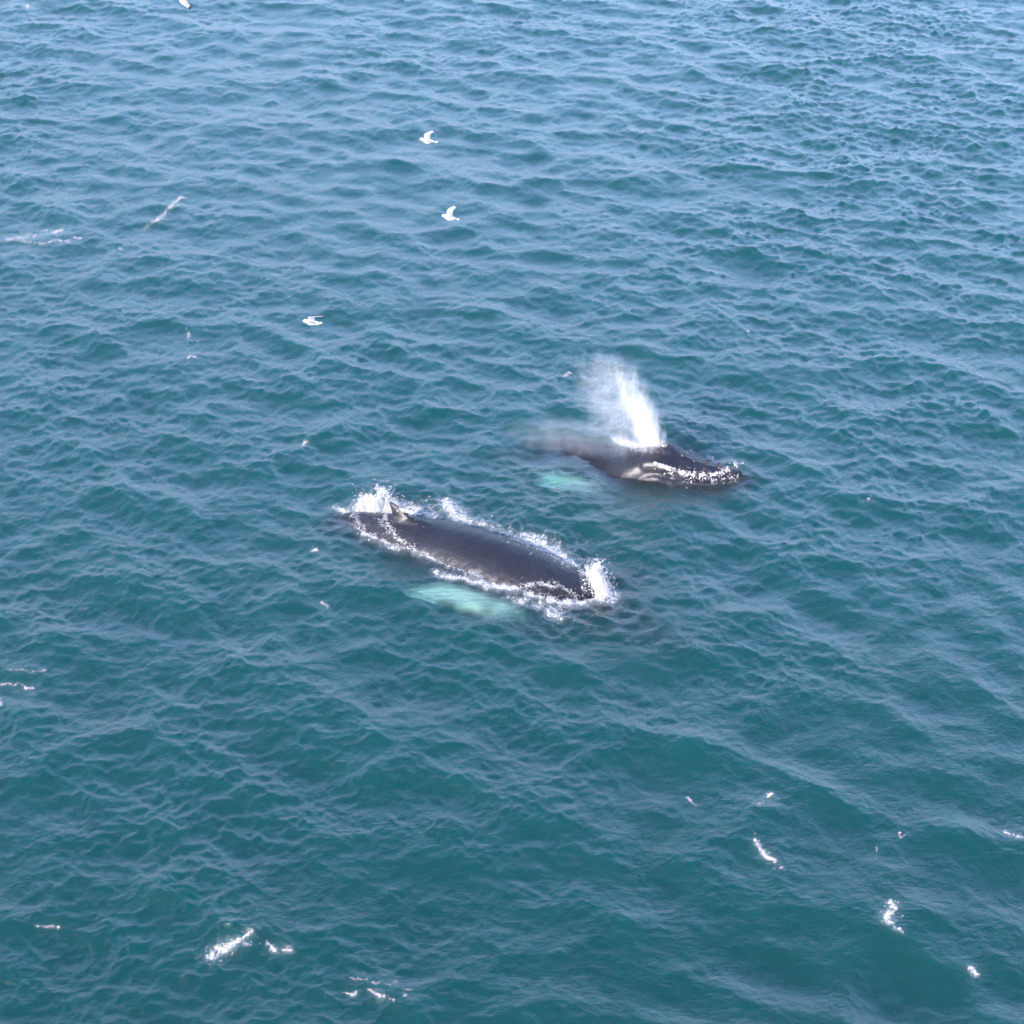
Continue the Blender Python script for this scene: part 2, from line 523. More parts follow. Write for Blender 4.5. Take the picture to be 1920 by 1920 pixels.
# near whale: back arched out of the water, head already under on the right
d1 = Vector((.8655, -.5008)); b1 = Vector((-2.95, 37.72))
L1 = 12.7
nrm1 = Vector((.5008, .8655))
ax1 = []
for t, off in ((0, -.10), (.12, .02), (.23, .06), (.35, .10), (.5, .10), (.6, .05), (.67, 0), (.78, -.05), (.9, -.12), (1, -.2)):
    p = b1 + d1 * (.67 - t) * L1 + nrm1 * off
    ax1.append((t, p.x, p.y))
rg1 = [(0, -.75), (.08, -.48), (.14, -.30), (.19, -.17), (.235, .0), (.28, .15), (.35, .30), (.44, .42), (.54, .45),
       (.62, .40), (.67, .34), (.72, .22), (.77, .05), (.83, -.4), (.92, -1.4), (1, -2.4)]
fl1 = [(((1.5, 34.75, -.95), (1.05, 34.35, -.70), (-.1, 34.75, -.42), (-1.4, 35.2, -.34), (-2.65, 35.6, -.45)), 1.4),
       (((2.0, 35.6, -1.3), (1.9, 36.8, -1.9), (1.0, 38.2, -2.4), (-.2, 39.2, -2.8)), .95)]
me1, fr1 = build_whale('whale', L1, ax1, rg1, False, fl1, .9)
whale1 = link(bpy.data.objects.new('whale', me1))
tag(whale1, 'nearer dark whale arching its long back out of the water, small hooked dorsal fin showing', 'whale', 'humpback whales at the surface')

# far whale: head out, blowing, back just awash behind it
L2 = 12.0
ax2 = [(0, 6.15, 40.35), (.1, 5.0, 40.42), (.18, 4.05, 40.68), (.3, 2.75, 41.3), (.42, 1.45, 42.0), (.56, 0.0, 42.75), (.78, -2.3, 43.9), (1, -4.6, 44.9)]
rg2 = [(0, .10), (.04, .16), (.10, .28), (.15, .48), (.18, .62), (.215, .54), (.26, .26), (.31, .06), (.37, -.06), (.43, -.14), (.5, -.42), (.6, -.9), (.8, -2.2), (1, -3.3)]
fl2 = [(((3.2, 41.0, -.9), (2.9, 40.8, -.75), (2.3, 40.65, -.52), (1.5, 40.72, -.47), (.6, 40.9, -.6)), 1.55),
       (((3.6, 42.0, -1.4), (3.6, 43.2, -2.0), (2.8, 44.5, -2.5), (1.6, 45.5, -2.8)), .95)]
me2, fr2 = build_whale('whale', L2, ax2, rg2, True, fl2, .93)
whale2 = link(bpy.data.objects.new('whale', me2))
tag(whale2, 'farther dark whale with flat knobbly head above the water, blowing white spray', 'whale', 'humpback whales at the surface')

from mathutils.bvhtree import BVHTree
BV1 = BVHTree.FromObject(whale1, bpy.context.evaluated_depsgraph_get())
BV2 = BVHTree.FromObject(whale2, bpy.context.evaluated_depsgraph_get())

# knobs (tubercles) on the far whale's head, each a bump of its own
def knob_mesh(r):
    bm = bmesh.new(); bmesh.ops.create_icosphere(bm, subdivisions=2, radius=r)
    for v in bm.verts: v.co.z *= .8
    me = bpy.data.meshes.new('tubercle'); bm.to_mesh(me); bm.free()
    for p in me.polygons: p.use_smooth = True
    me.materials.append(KNOB); return me
knob_me = [knob_mesh(.045), knob_mesh(.062), knob_mesh(.08)]
kn = [(.012, .0), (.03, .05), (.055, 0), (.085, 0), (.115, 0), (.14, 0),
      (.03, .62), (.055, .75), (.08, .80), (.105, .82), (.13, .82), (.03, -.62), (.055, -.75), (.08, -.80), (.105, -.82), (.13, -.82),
      (.06, .40), (.09, .42), (.06, -.40), (.09, -.42)]
for i, (t, a) in enumerate(kn):
    c, tan, side, up, w, u, d = fr2(t)
    k = t / .20; ww = (.10 + .80 * k ** .62) * .86 * (1 - .10 * k)
    o = c + up * u + side * (a * ww) + up * 1.0
    hit = BV2.ray_cast(o, -up)
    if hit[0] is None: continue
    kb = link(bpy.data.objects.new('tubercle', knob_me[(i * 7) % 3]), whale2)
    kb.location = hit[0] - hit[1] * .016
    kb.rotation_euler = hit[1].to_track_quat('Z', 'Y').to_euler()
# the two blowholes
for s in (-1, 1):
    c, tan, side, up, w, u, d = fr2(.192)
    o = c + up * (u + 1) + side * .11 * s
    hit = BV2.ray_cast(o, -up)
    secs = []
    for i in range(9):
        k = i / 8; q = hit[0] + tan * (.22 * (k - .5)) + side * s * (.05 * math.sin(k * 2)) + hit[1] * .005
        r = .022 * abs(math.sin(math.pi * k)) ** .7 + .004
        secs.append((q, side * r * 1.4, up, r, r, 1))
    V, F = loft(secs, 10)
    me = bpy.data.meshes.new('blowhole'); me.from_pydata([tuple(p) for p in V], [], F); me.materials.append(KNOB)
    link(bpy.data.objects.new('blowhole', me), whale2)
# ------------------------------------------------------------------ foam: thousands of small bubbles and drops
_T = (np.array([[1, 0, 0], [-1, 0, 0], [0, 1, 0], [0, -1, 0], [0, 0, 1], [0, 0, -1]], float),
      np.array([[0, 2, 4], [2, 1, 4], [1, 3, 4], [3, 0, 4], [2, 0, 5], [1, 2, 5], [3, 1, 5], [0, 3, 5]]))

def drops_mesh(name, P, r, mat=None):
    P = np.asarray(P, float); n = len(P); r = np.asarray(r, float)
    q = rng.normal(size=(n, 4)); q /= np.linalg.norm(q, axis=1)[:, None]
    w, x, y, z = q.T
    Rm = np.stack([1-2*(y*y+z*z), 2*(x*y-z*w), 2*(x*z+y*w), 2*(x*y+z*w), 1-2*(x*x+z*z), 2*(y*z-x*w),
                   2*(x*z-y*w), 2*(y*z+x*w), 1-2*(x*x+y*y)], 1).reshape(n, 3, 3)
    sc = r[:, None] * rng.uniform(.6, 1.4, (n, 3))
    V = np.einsum('nij,nkj->nki', Rm, _T[0][None] * sc[:, None, :]) + P[:, None, :]
    F = (_T[1][None] + (np.arange(n) * 6)[:, None, None])
    me = mesh_np(name, V.reshape(-1, 3), F.reshape(-1, 3), True)
    me.materials.append(mat or FOAM)
    return me

FPX = 960.0 / math.tan(R(FOV / 2))
def rays(u, v):
    a = (u - 960) / FPX; b = (960 - v) / FPX; p = R(PITCH)
    return np.stack([a, math.cos(p) + b * math.sin(p), -math.sin(p) + b * math.cos(p)], 1)

def drop_on(u, v, body=None):
    """points of the photograph set down on the sea, or on the whale where its back lies in the way"""
    d = rays(u, v); z = np.zeros(len(u))
    for _ in range(3):
        t = (z - CAM_Z) / d[:, 2]
        P = d * t[:, None]; P[:, 2] = z
        z = sea_at(P[:, 0], P[:, 1])
    t = (z - CAM_Z) / d[:, 2]; P = d * t[:, None]; P[:, 2] = z
    if body is not None:
        o = Vector((0, 0, CAM_Z))
        for i in range(len(P)):
            h = body.ray_cast(o, Vector(d[i]))
            if h[0] is not None and h[0].z > P[i, 2] - .02 and h[0].y < P[i, 1] + .3:
                P[i] = h[0]
    return P

def fractal(x, y, s, seed):
    return (lownoise(x, y, s, seed) * .5 + lownoise(x, y, s * .5, seed + 1) * .3 + lownoise(x, y, s * .25, seed + 2) * .2)

ALLFOAM = []
def stroke_pts(strokes, n, lace=.5, seed=0, wobble=3.0):
    """strokes: polylines of (u, v, width, density); n drops scattered along them, in clumps"""
    U, W, S = [], [], []
    segs = []
    for pl in strokes:
        for a, b in zip(pl[:-1], pl[1:]):
            l = math.hypot(b[0] - a[0], (b[1] - a[1]) * 1.8)
            segs.append((a, b, max(l, 2) * (a[2] + b[2]) * (a[3] + b[3])))
    tot = sum(s[2] for s in segs)
    m = n * 4
    cnt = rng.multinomial(m, [s[2] / tot for s in segs])
    for (a, b, _), c in zip(segs, cnt):
        t = rng.random(c)
        w = a[2] + (b[2] - a[2]) * t
        tail = 1 + 1.6 * (rng.random(c) < .16)
        off = rng.normal(size=c) * w * .5 * tail
        off2 = rng.normal(size=c) * w * .5 * tail
        uu = a[0] + (b[0] - a[0]) * t; vv = a[1] + (b[1] - a[1]) * t
        wob = wobble * (fractal(uu + 31, vv * 1.7, 14.0, 90 + seed) - .5) * 2
        U.append(uu + off2); W.append(vv + off * .62 + wob)
    U = np.concatenate(U); W = np.concatenate(W)
    # ridged noise makes threads and holes
    f = fractal(U, W * 1.7, 26.0, 40 + seed); g = fractal(U + 90, W * 1.7, 12.0, 60 + seed)
    rid = 1 - np.abs(f - .5) * 7
    rid2 = 1 - np.abs(g - .5) * 6
    s = np.maximum(rid, rid2 * .8) + (1 - lace) * 1.2
    keep = rng.random(len(U)) < np.clip(s, 0, 1) ** 1.5
    U, W = U[keep], W[keep]
    if len(U) > n: 
        k = rng.choice(len(U), n, replace=False); U, W = U[k], W[k]
    return U, W

def foam_object(name, strokes, n, label, cat, group=None, body=None, lace=.5, rmin=.004, rmax=.015, lift=.0, seed=0, kind='stuff', soft=.5, wobble=3.0):
    U, W = stroke_pts(strokes, n, lace, seed, wobble)
    P = drop_on(U, W, body)
    r = rmin + (rmax - rmin) * rng.random(len(P)) ** 2.2
    P[:, 2] += r * .3 + lift * rng.random(len(P)) ** 2.5
    me = drops_mesh(name, P, r)
    c = P.mean(0); c[2] = 0
    me.transform(Matrix.Translation(-Vector(c)))
    o = link(bpy.data.objects.new(name, me)); o.location = c
    tag(o, label, cat, group, kind)
    ALLFOAM.append((P[:, :2], soft))
    return o

def heap(name, c, size, lean, n, label, cat, shape, seed=0, rmin=.004, rmax=.015):
    """a standing splash: a lumpy heap of drops, with loose drops flung off it"""
    P = []
    while len(P) < n:
        q = rng.uniform(-1, 1, 3); q[2] = (q[2] + 1) / 2
        if shape(q, seed): P.append(q)
    P = np.array(P)
    P = np.array(c) + P * np.array(size) + P[:, 2:3] * np.array(lean)
    # a share of the drops is flung loose, in small clusters
    k = rng.random(n) < .17
    fling = rng.normal(size=(60, 3)) * np.array((.13, .10, .11)) + np.array((0, 0, .05))
    P[k] += fling[rng.integers(0, 60, k.sum())] + rng.normal(size=(k.sum(), 3)) * .035
    r = rmin + (rmax - rmin) * rng.random(n) ** 2
    me = drops_mesh(name, P, r)
    me.transform(Matrix.Translation(-Vector(c)))
    o = link(bpy.data.objects.new(name, me)); o.location = c
    tag(o, label, cat, None, 'stuff')
    ALLFOAM.append((P[:, :2], 1.0))
    return o

def lump(q, seed, s=3.0):
    return mnoise.fractal(Vector((q[0] * s + seed, q[1] * s, q[2] * s)), 1.0, 2.0, 3)

# --- foam along the near whale
S_near = [
    [(680, 957, 6, .8), (705, 959, 7, .9), (733, 957, 6, .8)],
    # white ridge of water running over the body behind the fin, then down to the flank
    [(722, 965, 10, 1), (728, 985, 11, 1), (742, 1004, 10, 1.3), (760, 1022, 8, 1.3), (785, 1032, 7, 1.4), (803, 1040, 4, 1)],
    [(712, 975, 14, .6), (730, 1000, 12, .5)],
    # outer lacy band along the tail stock
    [(655, 960, 12, .5), (675, 985, 14, .7), (690, 1000, 15, .6), (715, 1012, 12, .6), (745, 1030, 10, .5)],
    [(625, 950, 8, .7), (650, 962, 9, .8), (672, 968, 8, .8)],
    # middle of the flank
    [(803, 1044, 5, .6), (840, 1062, 5, .5), (875, 1072, 6, .6), (905, 1080, 7, .7)],
    [(812, 1070, 9, .7), (835, 1080, 10, .9), (870, 1086, 9, .9), (905, 1094, 9, .9), (925, 1103, 8, 1.2)],
    [(880, 1070, 6, .8), (898, 1078, 6, .9)],
    [(925, 1095, 5, 1.2), (935, 1103, 7, 1.4), (960, 1104, 8, 1.5), (990, 1097, 12, 1.4), (1020, 1094, 13, 1.0), (1040, 1102, 11, .9)],
    [(985, 1112, 16, .8), (1010, 1118, 16, .8), (1040, 1124, 14, 1.1), (1068, 1130, 12, 1.5), (1090, 1132, 9, 1.4), (1100, 1124, 6, 1.2)],
    [(1028, 1152, 10, .5), (1055, 1163, 10, .5)],
    [(1035, 1090, 9, .7), (1062, 1108, 9, .9), (1085, 1116, 8, 1.0)],
    [(945, 1118, 14, .3), (1000, 1135, 16, .3), (1060, 1148, 18, .4)],
]
S_near = [[(a, b, w * .68, d) for a, b, w, d in pl] for pl in S_near]
foam_object('foam', S_near, 4800, 'lacy white foam line along the near flank of the nearer whale', 'foam', None, BV1, .97, .003, .011, .03, 1, soft=.55)
S_far = [
    [(740, 945, 8, .5), (765, 950, 12, .8), (790, 960, 14, .7), (815, 968, 12, .4)],
    [(835, 935, 5, .6), (840, 950, 8, .8), (850, 962, 12, .9), (860, 972, 10, 1.3), (885, 980, 10, .7)],
    [(800, 940, 8, .2), (870, 955, 18, .2)],
    [(885, 978, 10, .25), (930, 990, 12, .12), (965, 1005, 12, .4)],
    [(965, 1003, 12, .8), (990, 1008, 16, .9), (1010, 1022, 18, .9), (1035, 1035, 14, 1.0), (1055, 1050, 12, .8), (1075, 1062, 10, .6)],
    [(1040, 1030, 6, .6), (1048, 1018, 4, .5)],
]
foam_object('foam', S_far, 1800, 'broken white foam thrown up behind the far side of the nearer whale', 'foam', None, BV1, .9, .003, .011, .05, 5, soft=1.1)
# wet foam streak on the back just ahead of the dorsal fin
foam_object('foam', [[(752, 957, 4, .8), (765, 960, 5, 1), (780, 965, 4, .8)]], 500,
            'small white streak of foam on the back beside the dorsal fin', 'foam', None, BV1, .4, .006, .018, .02, 9, soft=.0)

# --- standing splashes
tail_c = pix(708, 955, 0.0)
def tail_shape(q, s):
    x, y, z = q
    env = 1.0 - .55 * abs(x + .05) ** 1.3 - .25 * max(0, abs(x) - .35) - .15 * max(0, x - .1)
    return z < env * (.62 + .95 * lump(q * np.array([1, .5, .7]), 3, 2.6) + .35 * lump(q, 21, 7.0)) and abs(y) < 1 - .5 * z and x * x + .5 * y * y < 1
heap('splash', (tail_c.x, tail_c.y - .06, -.02), (.56, .42, .62), (0, .1, 0), 9500,
     'thick white splash standing behind the tail end of the nearer whale', 'splash', tail_shape, 3)
head_c = pix(1114, 1118, 0.0)
def head_shape(q, s):
    x, y, z = q
    n = lump(q, 8, 2.0); n2 = lump(q, 15, 5.0)
    d = ((x - .30 + .25 * z) / .55) ** 2 + ((z - .36) / .56) ** 2 + (y / .9) ** 2
    solid = d < .95 + 1.5 * n + .9 * n2
    lace = (-1 < x < .5) and abs(n) < .05 and abs(n2) < .2 and z > .35 + .3 * x and rng.random() < .5
    return solid or lace
heap('splash', (head_c.x + .08, head_c.y + .12, -.02), (.36, .26, .80), (-.12, .1, 0), 7500,
     'curling white splash at the right end of the nearer whale where its head went under', 'splash', head_shape, 8)

# --- foam along the far whale's lip and round its head
S_lip = [
    [(1228, 868, 4, 1.2), (1242, 872, 5, 1.3), (1258, 878, 5, 1.1), (1272, 886, 5, .9)],
    [(1272, 884, 8, 1.1), (1290, 888, 8, 1.2), (1310, 890, 7, 1.0), (1335, 889, 5, .8), (1355, 886, 5, 1.0)],
    [(1355, 880, 6, 1.2), (1368, 880, 6, 1.3), (1380, 872, 5, 1.3), (1372, 868, 4, .8)],
    [(1240, 884, 9, .25), (1290, 898, 12, .3), (1350, 900, 10, .3), (1385, 893, 6, .5)],
    [(1290, 845, 3, .6), (1298, 846, 4, .7), (1303, 850, 3, .6)], [(1330, 854, 3, .6), (1336, 858, 3, .5)],
]
foam_object('foam', S_lip, 600, 'pinkish white foam and water along the mouth line of the farther whale', 'foam', None, BV2, .7, .006, .020, .03, 14, soft=.25)
foam_object('foam', [[(1150, 822, 7, .4), (1165, 828, 7, .9), (1185, 838, 6, 1.3), (1215, 836, 6, 1.3), (1248, 837, 5, 1.2)],
                     [(1160, 828, 14, .25), (1200, 842, 12, .3)]], 2200,
            'white spatter on the back of the farther whale at the foot of its blow', 'foam', None, BV2, .35, .003, .010, .12, 17, soft=.2)

U, W = stroke_pts([[(1236, 874, 5, 1), (1262, 882, 5, 1)], [(1275, 888, 6, 1), (1330, 891, 5, .8), (1372, 883, 6, 1.2)]], 150, .2, 31, 2.0)
Pb = drop_on(U, W, BV2)
bme = drops_mesh('barnacles', Pb, .012 + .018 * rng.random(len(Pb)), BARN)
tag(link(bpy.data.objects.new('barnacles', bme), whale2), 'pinkish barnacles and scars along the lip', kind='stuff')

# --- whitecaps scattered on the sea
caps = [
    ([[(262, 432, 5, .4), (285, 418, 6, .6), (305, 403, 6, 1.2), (322, 388, 5, .6), (338, 370, 5, 1.5), (346, 372, 4, 1)]], 1800, 'long thin crest of foam climbing to the right in the upper left of the sea'),
    ([[(15, 448, 9, .6), (35, 445, 9, 1), (70, 438, 7, .4), (85, 436, 6, .7), (115, 432, 8, 1.5), (125, 428, 5, 1)],
      [(40, 455, 5, .4), (85, 455, 5, .7), (125, 450, 4, 1.1), (155, 446, 3, .6)]], 2600, 'broad broken patch of foam near the left edge, upper part of the sea'),
    ([[(214, 469, 2, 1), (222, 467, 3, 1.2), (232, 468, 3, .8)]], 160, 'tiny white crest just below the long thin foam crest, upper left'),
    ([[(350, 612, 3, .6), (354, 625, 3, .6), (352, 632, 3, .9), (362, 635, 4, 1.2), (371, 639, 3, .6)]], 260, 'hooked foam curl left of the lowest flying gull'),
    ([[(350, 672, 4, 1.5), (358, 666, 3, 1.1), (366, 667, 3, 1), (370, 671, 2, .6)]], 240, 'small white crest right under the hooked foam curl'),
    ([[(568, 835, 3, 1.6), (571, 829, 3, 1.2), (578, 826, 2, .8)]], 200, 'small bright crest above left of the nearer whale tail'),
    ([[(585, 1034, 3, 1.5), (592, 1031, 3, 1.2), (596, 1026, 2, .8)]], 200, 'small bright foam fleck left of the nearer whale'),
    ([[(602, 1127, 2, .8), (606, 1132, 3, 1.5), (614, 1138, 3, 1.1)]], 160, 'small slanting foam fleck left of the pale flipper'),
    ([[(1055, 706, 3, 1.3), (1063, 702, 4, 1.8), (1068, 699, 3, 1), (1074, 703, 2, .6)]], 220, 'little white crest just left of the blow'),
    ([[(-5, 1283, 3, 1.3), (15, 1284, 3, 1.1), (38, 1282, 4, .8), (50, 1290, 3, 1.2), (64, 1292, 2, 1.3)], [(0, 1312, 4, .5), (3, 1323, 4, .9)],
      [(15, 1257, 2, .5), (60, 1259, 3, .5), (86, 1256, 3, .8)]], 620, 'flecks of foam at the left edge, lower than the whales'),
    ([[(392, 1797, 10, 1.2), (402, 1790, 12, 1.5), (420, 1777, 11, 1.4), (440, 1766, 7, 1.5), (458, 1754, 4, 1.6), (473, 1746, 3, 1.6)],
      [(440, 1768, 8, .3), (465, 1768, 8, .3), (474, 1772, 5, .8)]], 2300, 'largest breaking crest, low on the left'),
    ([[(502, 1768, 4, .5), (510, 1778, 4, 1.1), (522, 1786, 4, 1), (535, 1780, 4, .7), (548, 1778, 3, .5)]], 420, 'ragged foam trail just right of the largest breaking crest'),
    ([[(644, 1860, 2, .7), (660, 1866, 2, 1), (672, 1861, 2, .9)], [(683, 1827, 2, .9), (684, 1826, 2, .9)], [(690, 1855, 3, .4), (708, 1862, 4, 1.1), (724, 1870, 4, .7), (738, 1874, 3, 1.1)],
      [(655, 1836, 3, .4), (722, 1842, 4, .5), (744, 1842, 2, .6)], [(755, 1855, 2, .8), (770, 1857, 3, .6), (758, 1868, 3, .9)]], 560, 'scattered foam flecks close to the bottom edge, left of centre'),
    ([[(1424, 1508, 4, 1.4), (1430, 1504, 2, .6)], [(1440, 1494, 4, 1.3), (1448, 1489, 2, .8)]], 300, 'pair of small white flecks on a crest at lower right'),
    ([[(1414, 1562, 3, .4), (1417, 1578, 4, .8), (1428, 1596, 5, 1), (1437, 1608, 6, 1.5), (1450, 1614, 5, 1.2), (1463, 1626, 3, .8), (1475, 1640, 3, .4)]], 900, 'slanting streak of foam at lower right, under the pair of flecks'),
    ([[(1668, 1688, 5, 1.2), (1672, 1697, 8, 1.2), (1675, 1704, 9, 1.2), (1664, 1714, 7, 1.4), (1663, 1722, 6, 1.4), (1676, 1734, 4, .8), (1688, 1744, 4, 1), (1694, 1752, 2, .6)]], 1300, 'S shaped foam streak near the lower right corner'),
    ([[(1818, 1814, 5, 1.2), (1826, 1822, 5, .9), (1838, 1834, 3, .5)]], 300, 'short foam streak nearest the lower right corner'),
    ([[(1883, 1563, 4, .6), (1900, 1568, 4, .9), (1915, 1572, 4, .7)]], 220, 'foam flecks at the right edge, lower part of the sea'),
    ([[(1686, 1560, 2, 1), (1688, 1572, 3, .8), (1696, 1568, 2, .7)], [(1644, 1594, 2, .8), (1644, 1590, 2, .6)]], 90, 'few tiny flecks right of the slanting foam streak'),
    ([[(1627, 931, 2, 1.5), (1628, 937, 2, 1.5)]], 70, 'single tiny pale fleck right of the farther whale'),
    ([[(48, 14, 6, .7), (54, 10, 5, 1), (64, 4, 5, .6), (75, 3, 5, .8)]], 420, 'foam crest in the top left corner'),
    ([[(1180, 246, 4, .6), (1200, 244, 5, .6), (1215, 246, 4, .5)]], 160, 'faint foam crest high on the right of centre'),
    ([[(1288, 1497, 2, .6), (1300, 1507, 3, .9), (1305, 1510, 2, .6)]], 120, 'thin foam fleck left of the pair of flecks, lower right'),
    ([[(1400, 622, 2, .8), (1406, 618, 2, .8)]], 60, 'tiny fleck above the head of the farther whale'),
    ([[(150, 1745, 0, 0), (70, 1738, 2, .5), (105, 1735, 3, .7), (112, 1742, 3, .5)]], 130, 'faint foam flecks at the left, low down'),
]
for i, (st, n, lab) in enumerate(caps):
    foam_object('whitecap', [[(a, b, w * .95, d) for a, b, w, d in pl] for pl in st], int(n * .48), lab, 'whitecap', 'small whitecaps and foam flecks', None, .95, .003, .009, .02, 20 + i, kind='stuff', soft=.10, wobble=6.0)

# thin film of foam and bubbles left on the water itself, as a per-vertex amount
cell = .06
x0, y0_, nx, ny = -20.0, 20.0, 700, 1300
grid = np.zeros((nx, ny), np.float32)
for P, s in ALLFOAM:
    if s <= 0: continue
    H, _, _ = np.histogram2d(P[:, 0], P[:, 1], bins=(nx, ny), range=((x0, x0 + nx * cell), (y0_, y0_ + ny * cell)))
    grid += H.astype(np.float32) * s
def blur(g, k):
    w = np.exp(-np.linspace(-2, 2, 2 * k + 1) ** 2); w /= w.sum()
    for ax in (0, 1):
        g = np.apply_along_axis(lambda a: np.convolve(a, w, 'same'), ax, g)
    return g
film = np.clip(blur(grid, 1) * .16, 0, .5) + np.clip(blur(grid, 5) * .10, 0, .16)
gi = np.clip(((WV[:, 0] - x0) / cell), 0, nx - 1).astype(int); gj = np.clip(((WV[:, 1] - y0_) / cell), 0, ny - 1).astype(int)
fv = film[gi, gj]
inside = (WV[:, 0] > x0) & (WV[:, 0] < x0 + nx * cell) & (WV[:, 1] > y0_) & (WV[:, 1] < y0_ + ny * cell)
fv = np.where(inside, fv, 0).astype(np.float32)
fa = water_me.attributes.new('foam', 'FLOAT', 'POINT')
fa.data.foreach_set('value', np.ascontiguousarray(np.resize(fv, len(water_me.vertices)), dtype=np.float32))
# ------------------------------------------------------------------ the blow: a cloud of fine spray
def blow_material():
    m, nt, out, N, L = nodes_of('blow_spray')
    co = N('ShaderNodeTexCoord').outputs['Object']
    sx = N('ShaderNodeSeparateXYZ'); L(co, sx.inputs[0]); X, Y, Z = sx.outputs
    # dense jet
    nz = N('ShaderNodeTexNoise', Scale=2.6, Detail=6.0, Roughness=0.7, Distortion=0.6)
    mp = N('ShaderNodeMapping'); L(co, mp.inputs[0]); mp.inputs['Scale'].default_value = (1.5, 1.5, .6); mp.inputs['Rotation'].default_value = (0, R(-17), 0)
    L(mp.outputs[0], nz.inputs[0])
    nn = nz.outputs[0]
    xr = M(N, L, 'ADD', X, M(N, L, 'MULTIPLY_ADD', M(N, L, 'POWER', M(N, L, 'MAXIMUM', Z, 0.0), 1.35), .30, 0.0))
    wd = M(N, L, 'MULTIPLY_ADD', Z, .05, .40)
    dx = M(N, L, 'DIVIDE', xr, wd); dy = M(N, L, 'DIVIDE', M(N, L, 'SUBTRACT', Y, M(N, L, 'MULTIPLY', Z, .05)), .38)
    d2 = M(N, L, 'ADD', M(N, L, 'MULTIPLY', dx, dx), M(N, L, 'MULTIPLY', dy, dy))
    d2 = M(N, L, 'ADD', d2, M(N, L, 'MULTIPLY', M(N, L, 'SUBTRACT', nn, .5), 2.6))
    core = M(N, L, 'EXPONENT', M(N, L, 'MULTIPLY', M(N, L, 'MAXIMUM', d2, 0.0), -2.0))
    core = M(N, L, 'MAXIMUM', M(N, L, 'SUBTRACT', core, .035), 0.0)
    hz = N('ShaderNodeMapRange'); L(Z, hz.inputs[0])
    for i, v in zip((1, 2, 3, 4), (0.4, 2.75, 1.0, 0.0)): hz.inputs[i].default_value = v
    # streaks along the jet and ragged clumps
    ms = N('ShaderNodeMapping'); L(co, ms.inputs[0]); ms.inputs['Rotation'].default_value = (0, R(-19), 0); ms.inputs['Scale'].default_value = (5.5, 5.5, 1.6)
    ns = N('ShaderNodeTexNoise', Scale=1.0, Detail=8.0, Roughness=0.68, Distortion=0.5); L(ms.outputs[0], ns.inputs[0])
    rs = N('ShaderNodeMapRange'); L(ns.outputs[0], rs.inputs[0])
    for i, v in zip((1, 2, 3, 4), (.40, .68, 0.0, 1.0)): rs.inputs[i].default_value = v
    streak = M(N, L, 'MULTIPLY_ADD', M(N, L, 'POWER', rs.outputs[0], 1.4), 3.0, .12)
    core = M(N, L, 'MULTIPLY', M(N, L, 'MULTIPLY', core, M(N, L, 'POWER', hz.outputs[0], 1.5)), 8.0)
    core = M(N, L, 'MULTIPLY', core, streak)
    core = M(N, L, 'MULTIPLY', core, M(N, L, 'MULTIPLY_ADD', dx, .5, .75, clamp=True))
    nf = N('ShaderNodeTexNoise', Scale=2.4, Detail=8.0, Roughness=0.66, Distortion=0.8); L(co, nf.inputs[0])
    rf = N('ShaderNodeMapRange'); L(nf.outputs[0], rf.inputs[0])
    for i, v in zip((1, 2, 3, 4), (.36, .66, 0.0, 1.0)): rf.inputs[i].default_value = v
    soft = M(N, L, 'POWER', rf.outputs[0], 1.3)
    # drifting mist to the left
    nz2 = N('ShaderNodeTexNoise', Scale=1.7, Detail=6.0, Roughness=0.65, Distortion=0.4); L(mp.outputs[0], nz2.inputs[0])
    xm = M(N, L, 'ADD', X, M(N, L, 'MULTIPLY_ADD', Z, .36, .62))
    ex = M(N, L, 'DIVIDE', xm, .85); ey = M(N, L, 'DIVIDE', Y, .8); ez = M(N, L, 'DIVIDE', M(N, L, 'SUBTRACT', Z, 1.35), 1.5)
    e2 = M(N, L, 'ADD', M(N, L, 'ADD', M(N, L, 'MULTIPLY', ex, ex), M(N, L, 'MULTIPLY', ey, ey)), M(N, L, 'MULTIPLY', ez, ez))
    e2 = M(N, L, 'ADD', e2, M(N, L, 'MULTIPLY', M(N, L, 'SUBTRACT', nz2.outputs[0], .5), 3.2))
    mist = M(N, L, 'MULTIPLY', M(N, L, 'SUBTRACT', 1.0, e2, clamp=True), M(N, L, 'MULTIPLY_ADD', soft, .55, .10))
    # low veil trailing left over the wet back
    lx = M(N, L, 'DIVIDE', M(N, L, 'ADD', X, 2.0), 2.1); ly = M(N, L, 'DIVIDE', M(N, L, 'ADD', Y, M(N, L, 'MULTIPLY_ADD', X, .20, -.1)), .85)
    lz = M(N, L, 'DIVIDE', Z, .42)
    l2 = M(N, L, 'ADD', M(N, L, 'ADD', M(N, L, 'MULTIPLY', lx, lx), M(N, L, 'MULTIPLY', ly, ly)), M(N, L, 'MULTIPLY', lz, lz))
    l2 = M(N, L, 'ADD', l2, M(N, L, 'MULTIPLY', M(N, L, 'SUBTRACT', nz2.outputs[0], .5), 1.6))
    veil = M(N, L, 'MULTIPLY', M(N, L, 'SUBTRACT', 1.0, l2, clamp=True), M(N, L, 'MULTIPLY_ADD', soft, .24, .12))
    den = M(N, L, 'ADD', M(N, L, 'ADD', core, mist), veil)
    v = N('ShaderNodeVolumePrincipled', Color=(.97, .97, .98, 1), Anisotropy=0.15)
    v.inputs['Absorption Color'].default_value = (0, 0, 0, 1)
    L(den, v.inputs['Density']); L(v.outputs[0], out.inputs['Volume'])
    return m
base = pix(1218, 838, .55)
bm = bmesh.new(); bmesh.ops.create_cube(bm, size=1.0)
for v in bm.verts:
    v.co = (-1.75 + v.co.x * 5.3, v.co.y * 2.8 + .1, 1.6 + v.co.z * 3.9)
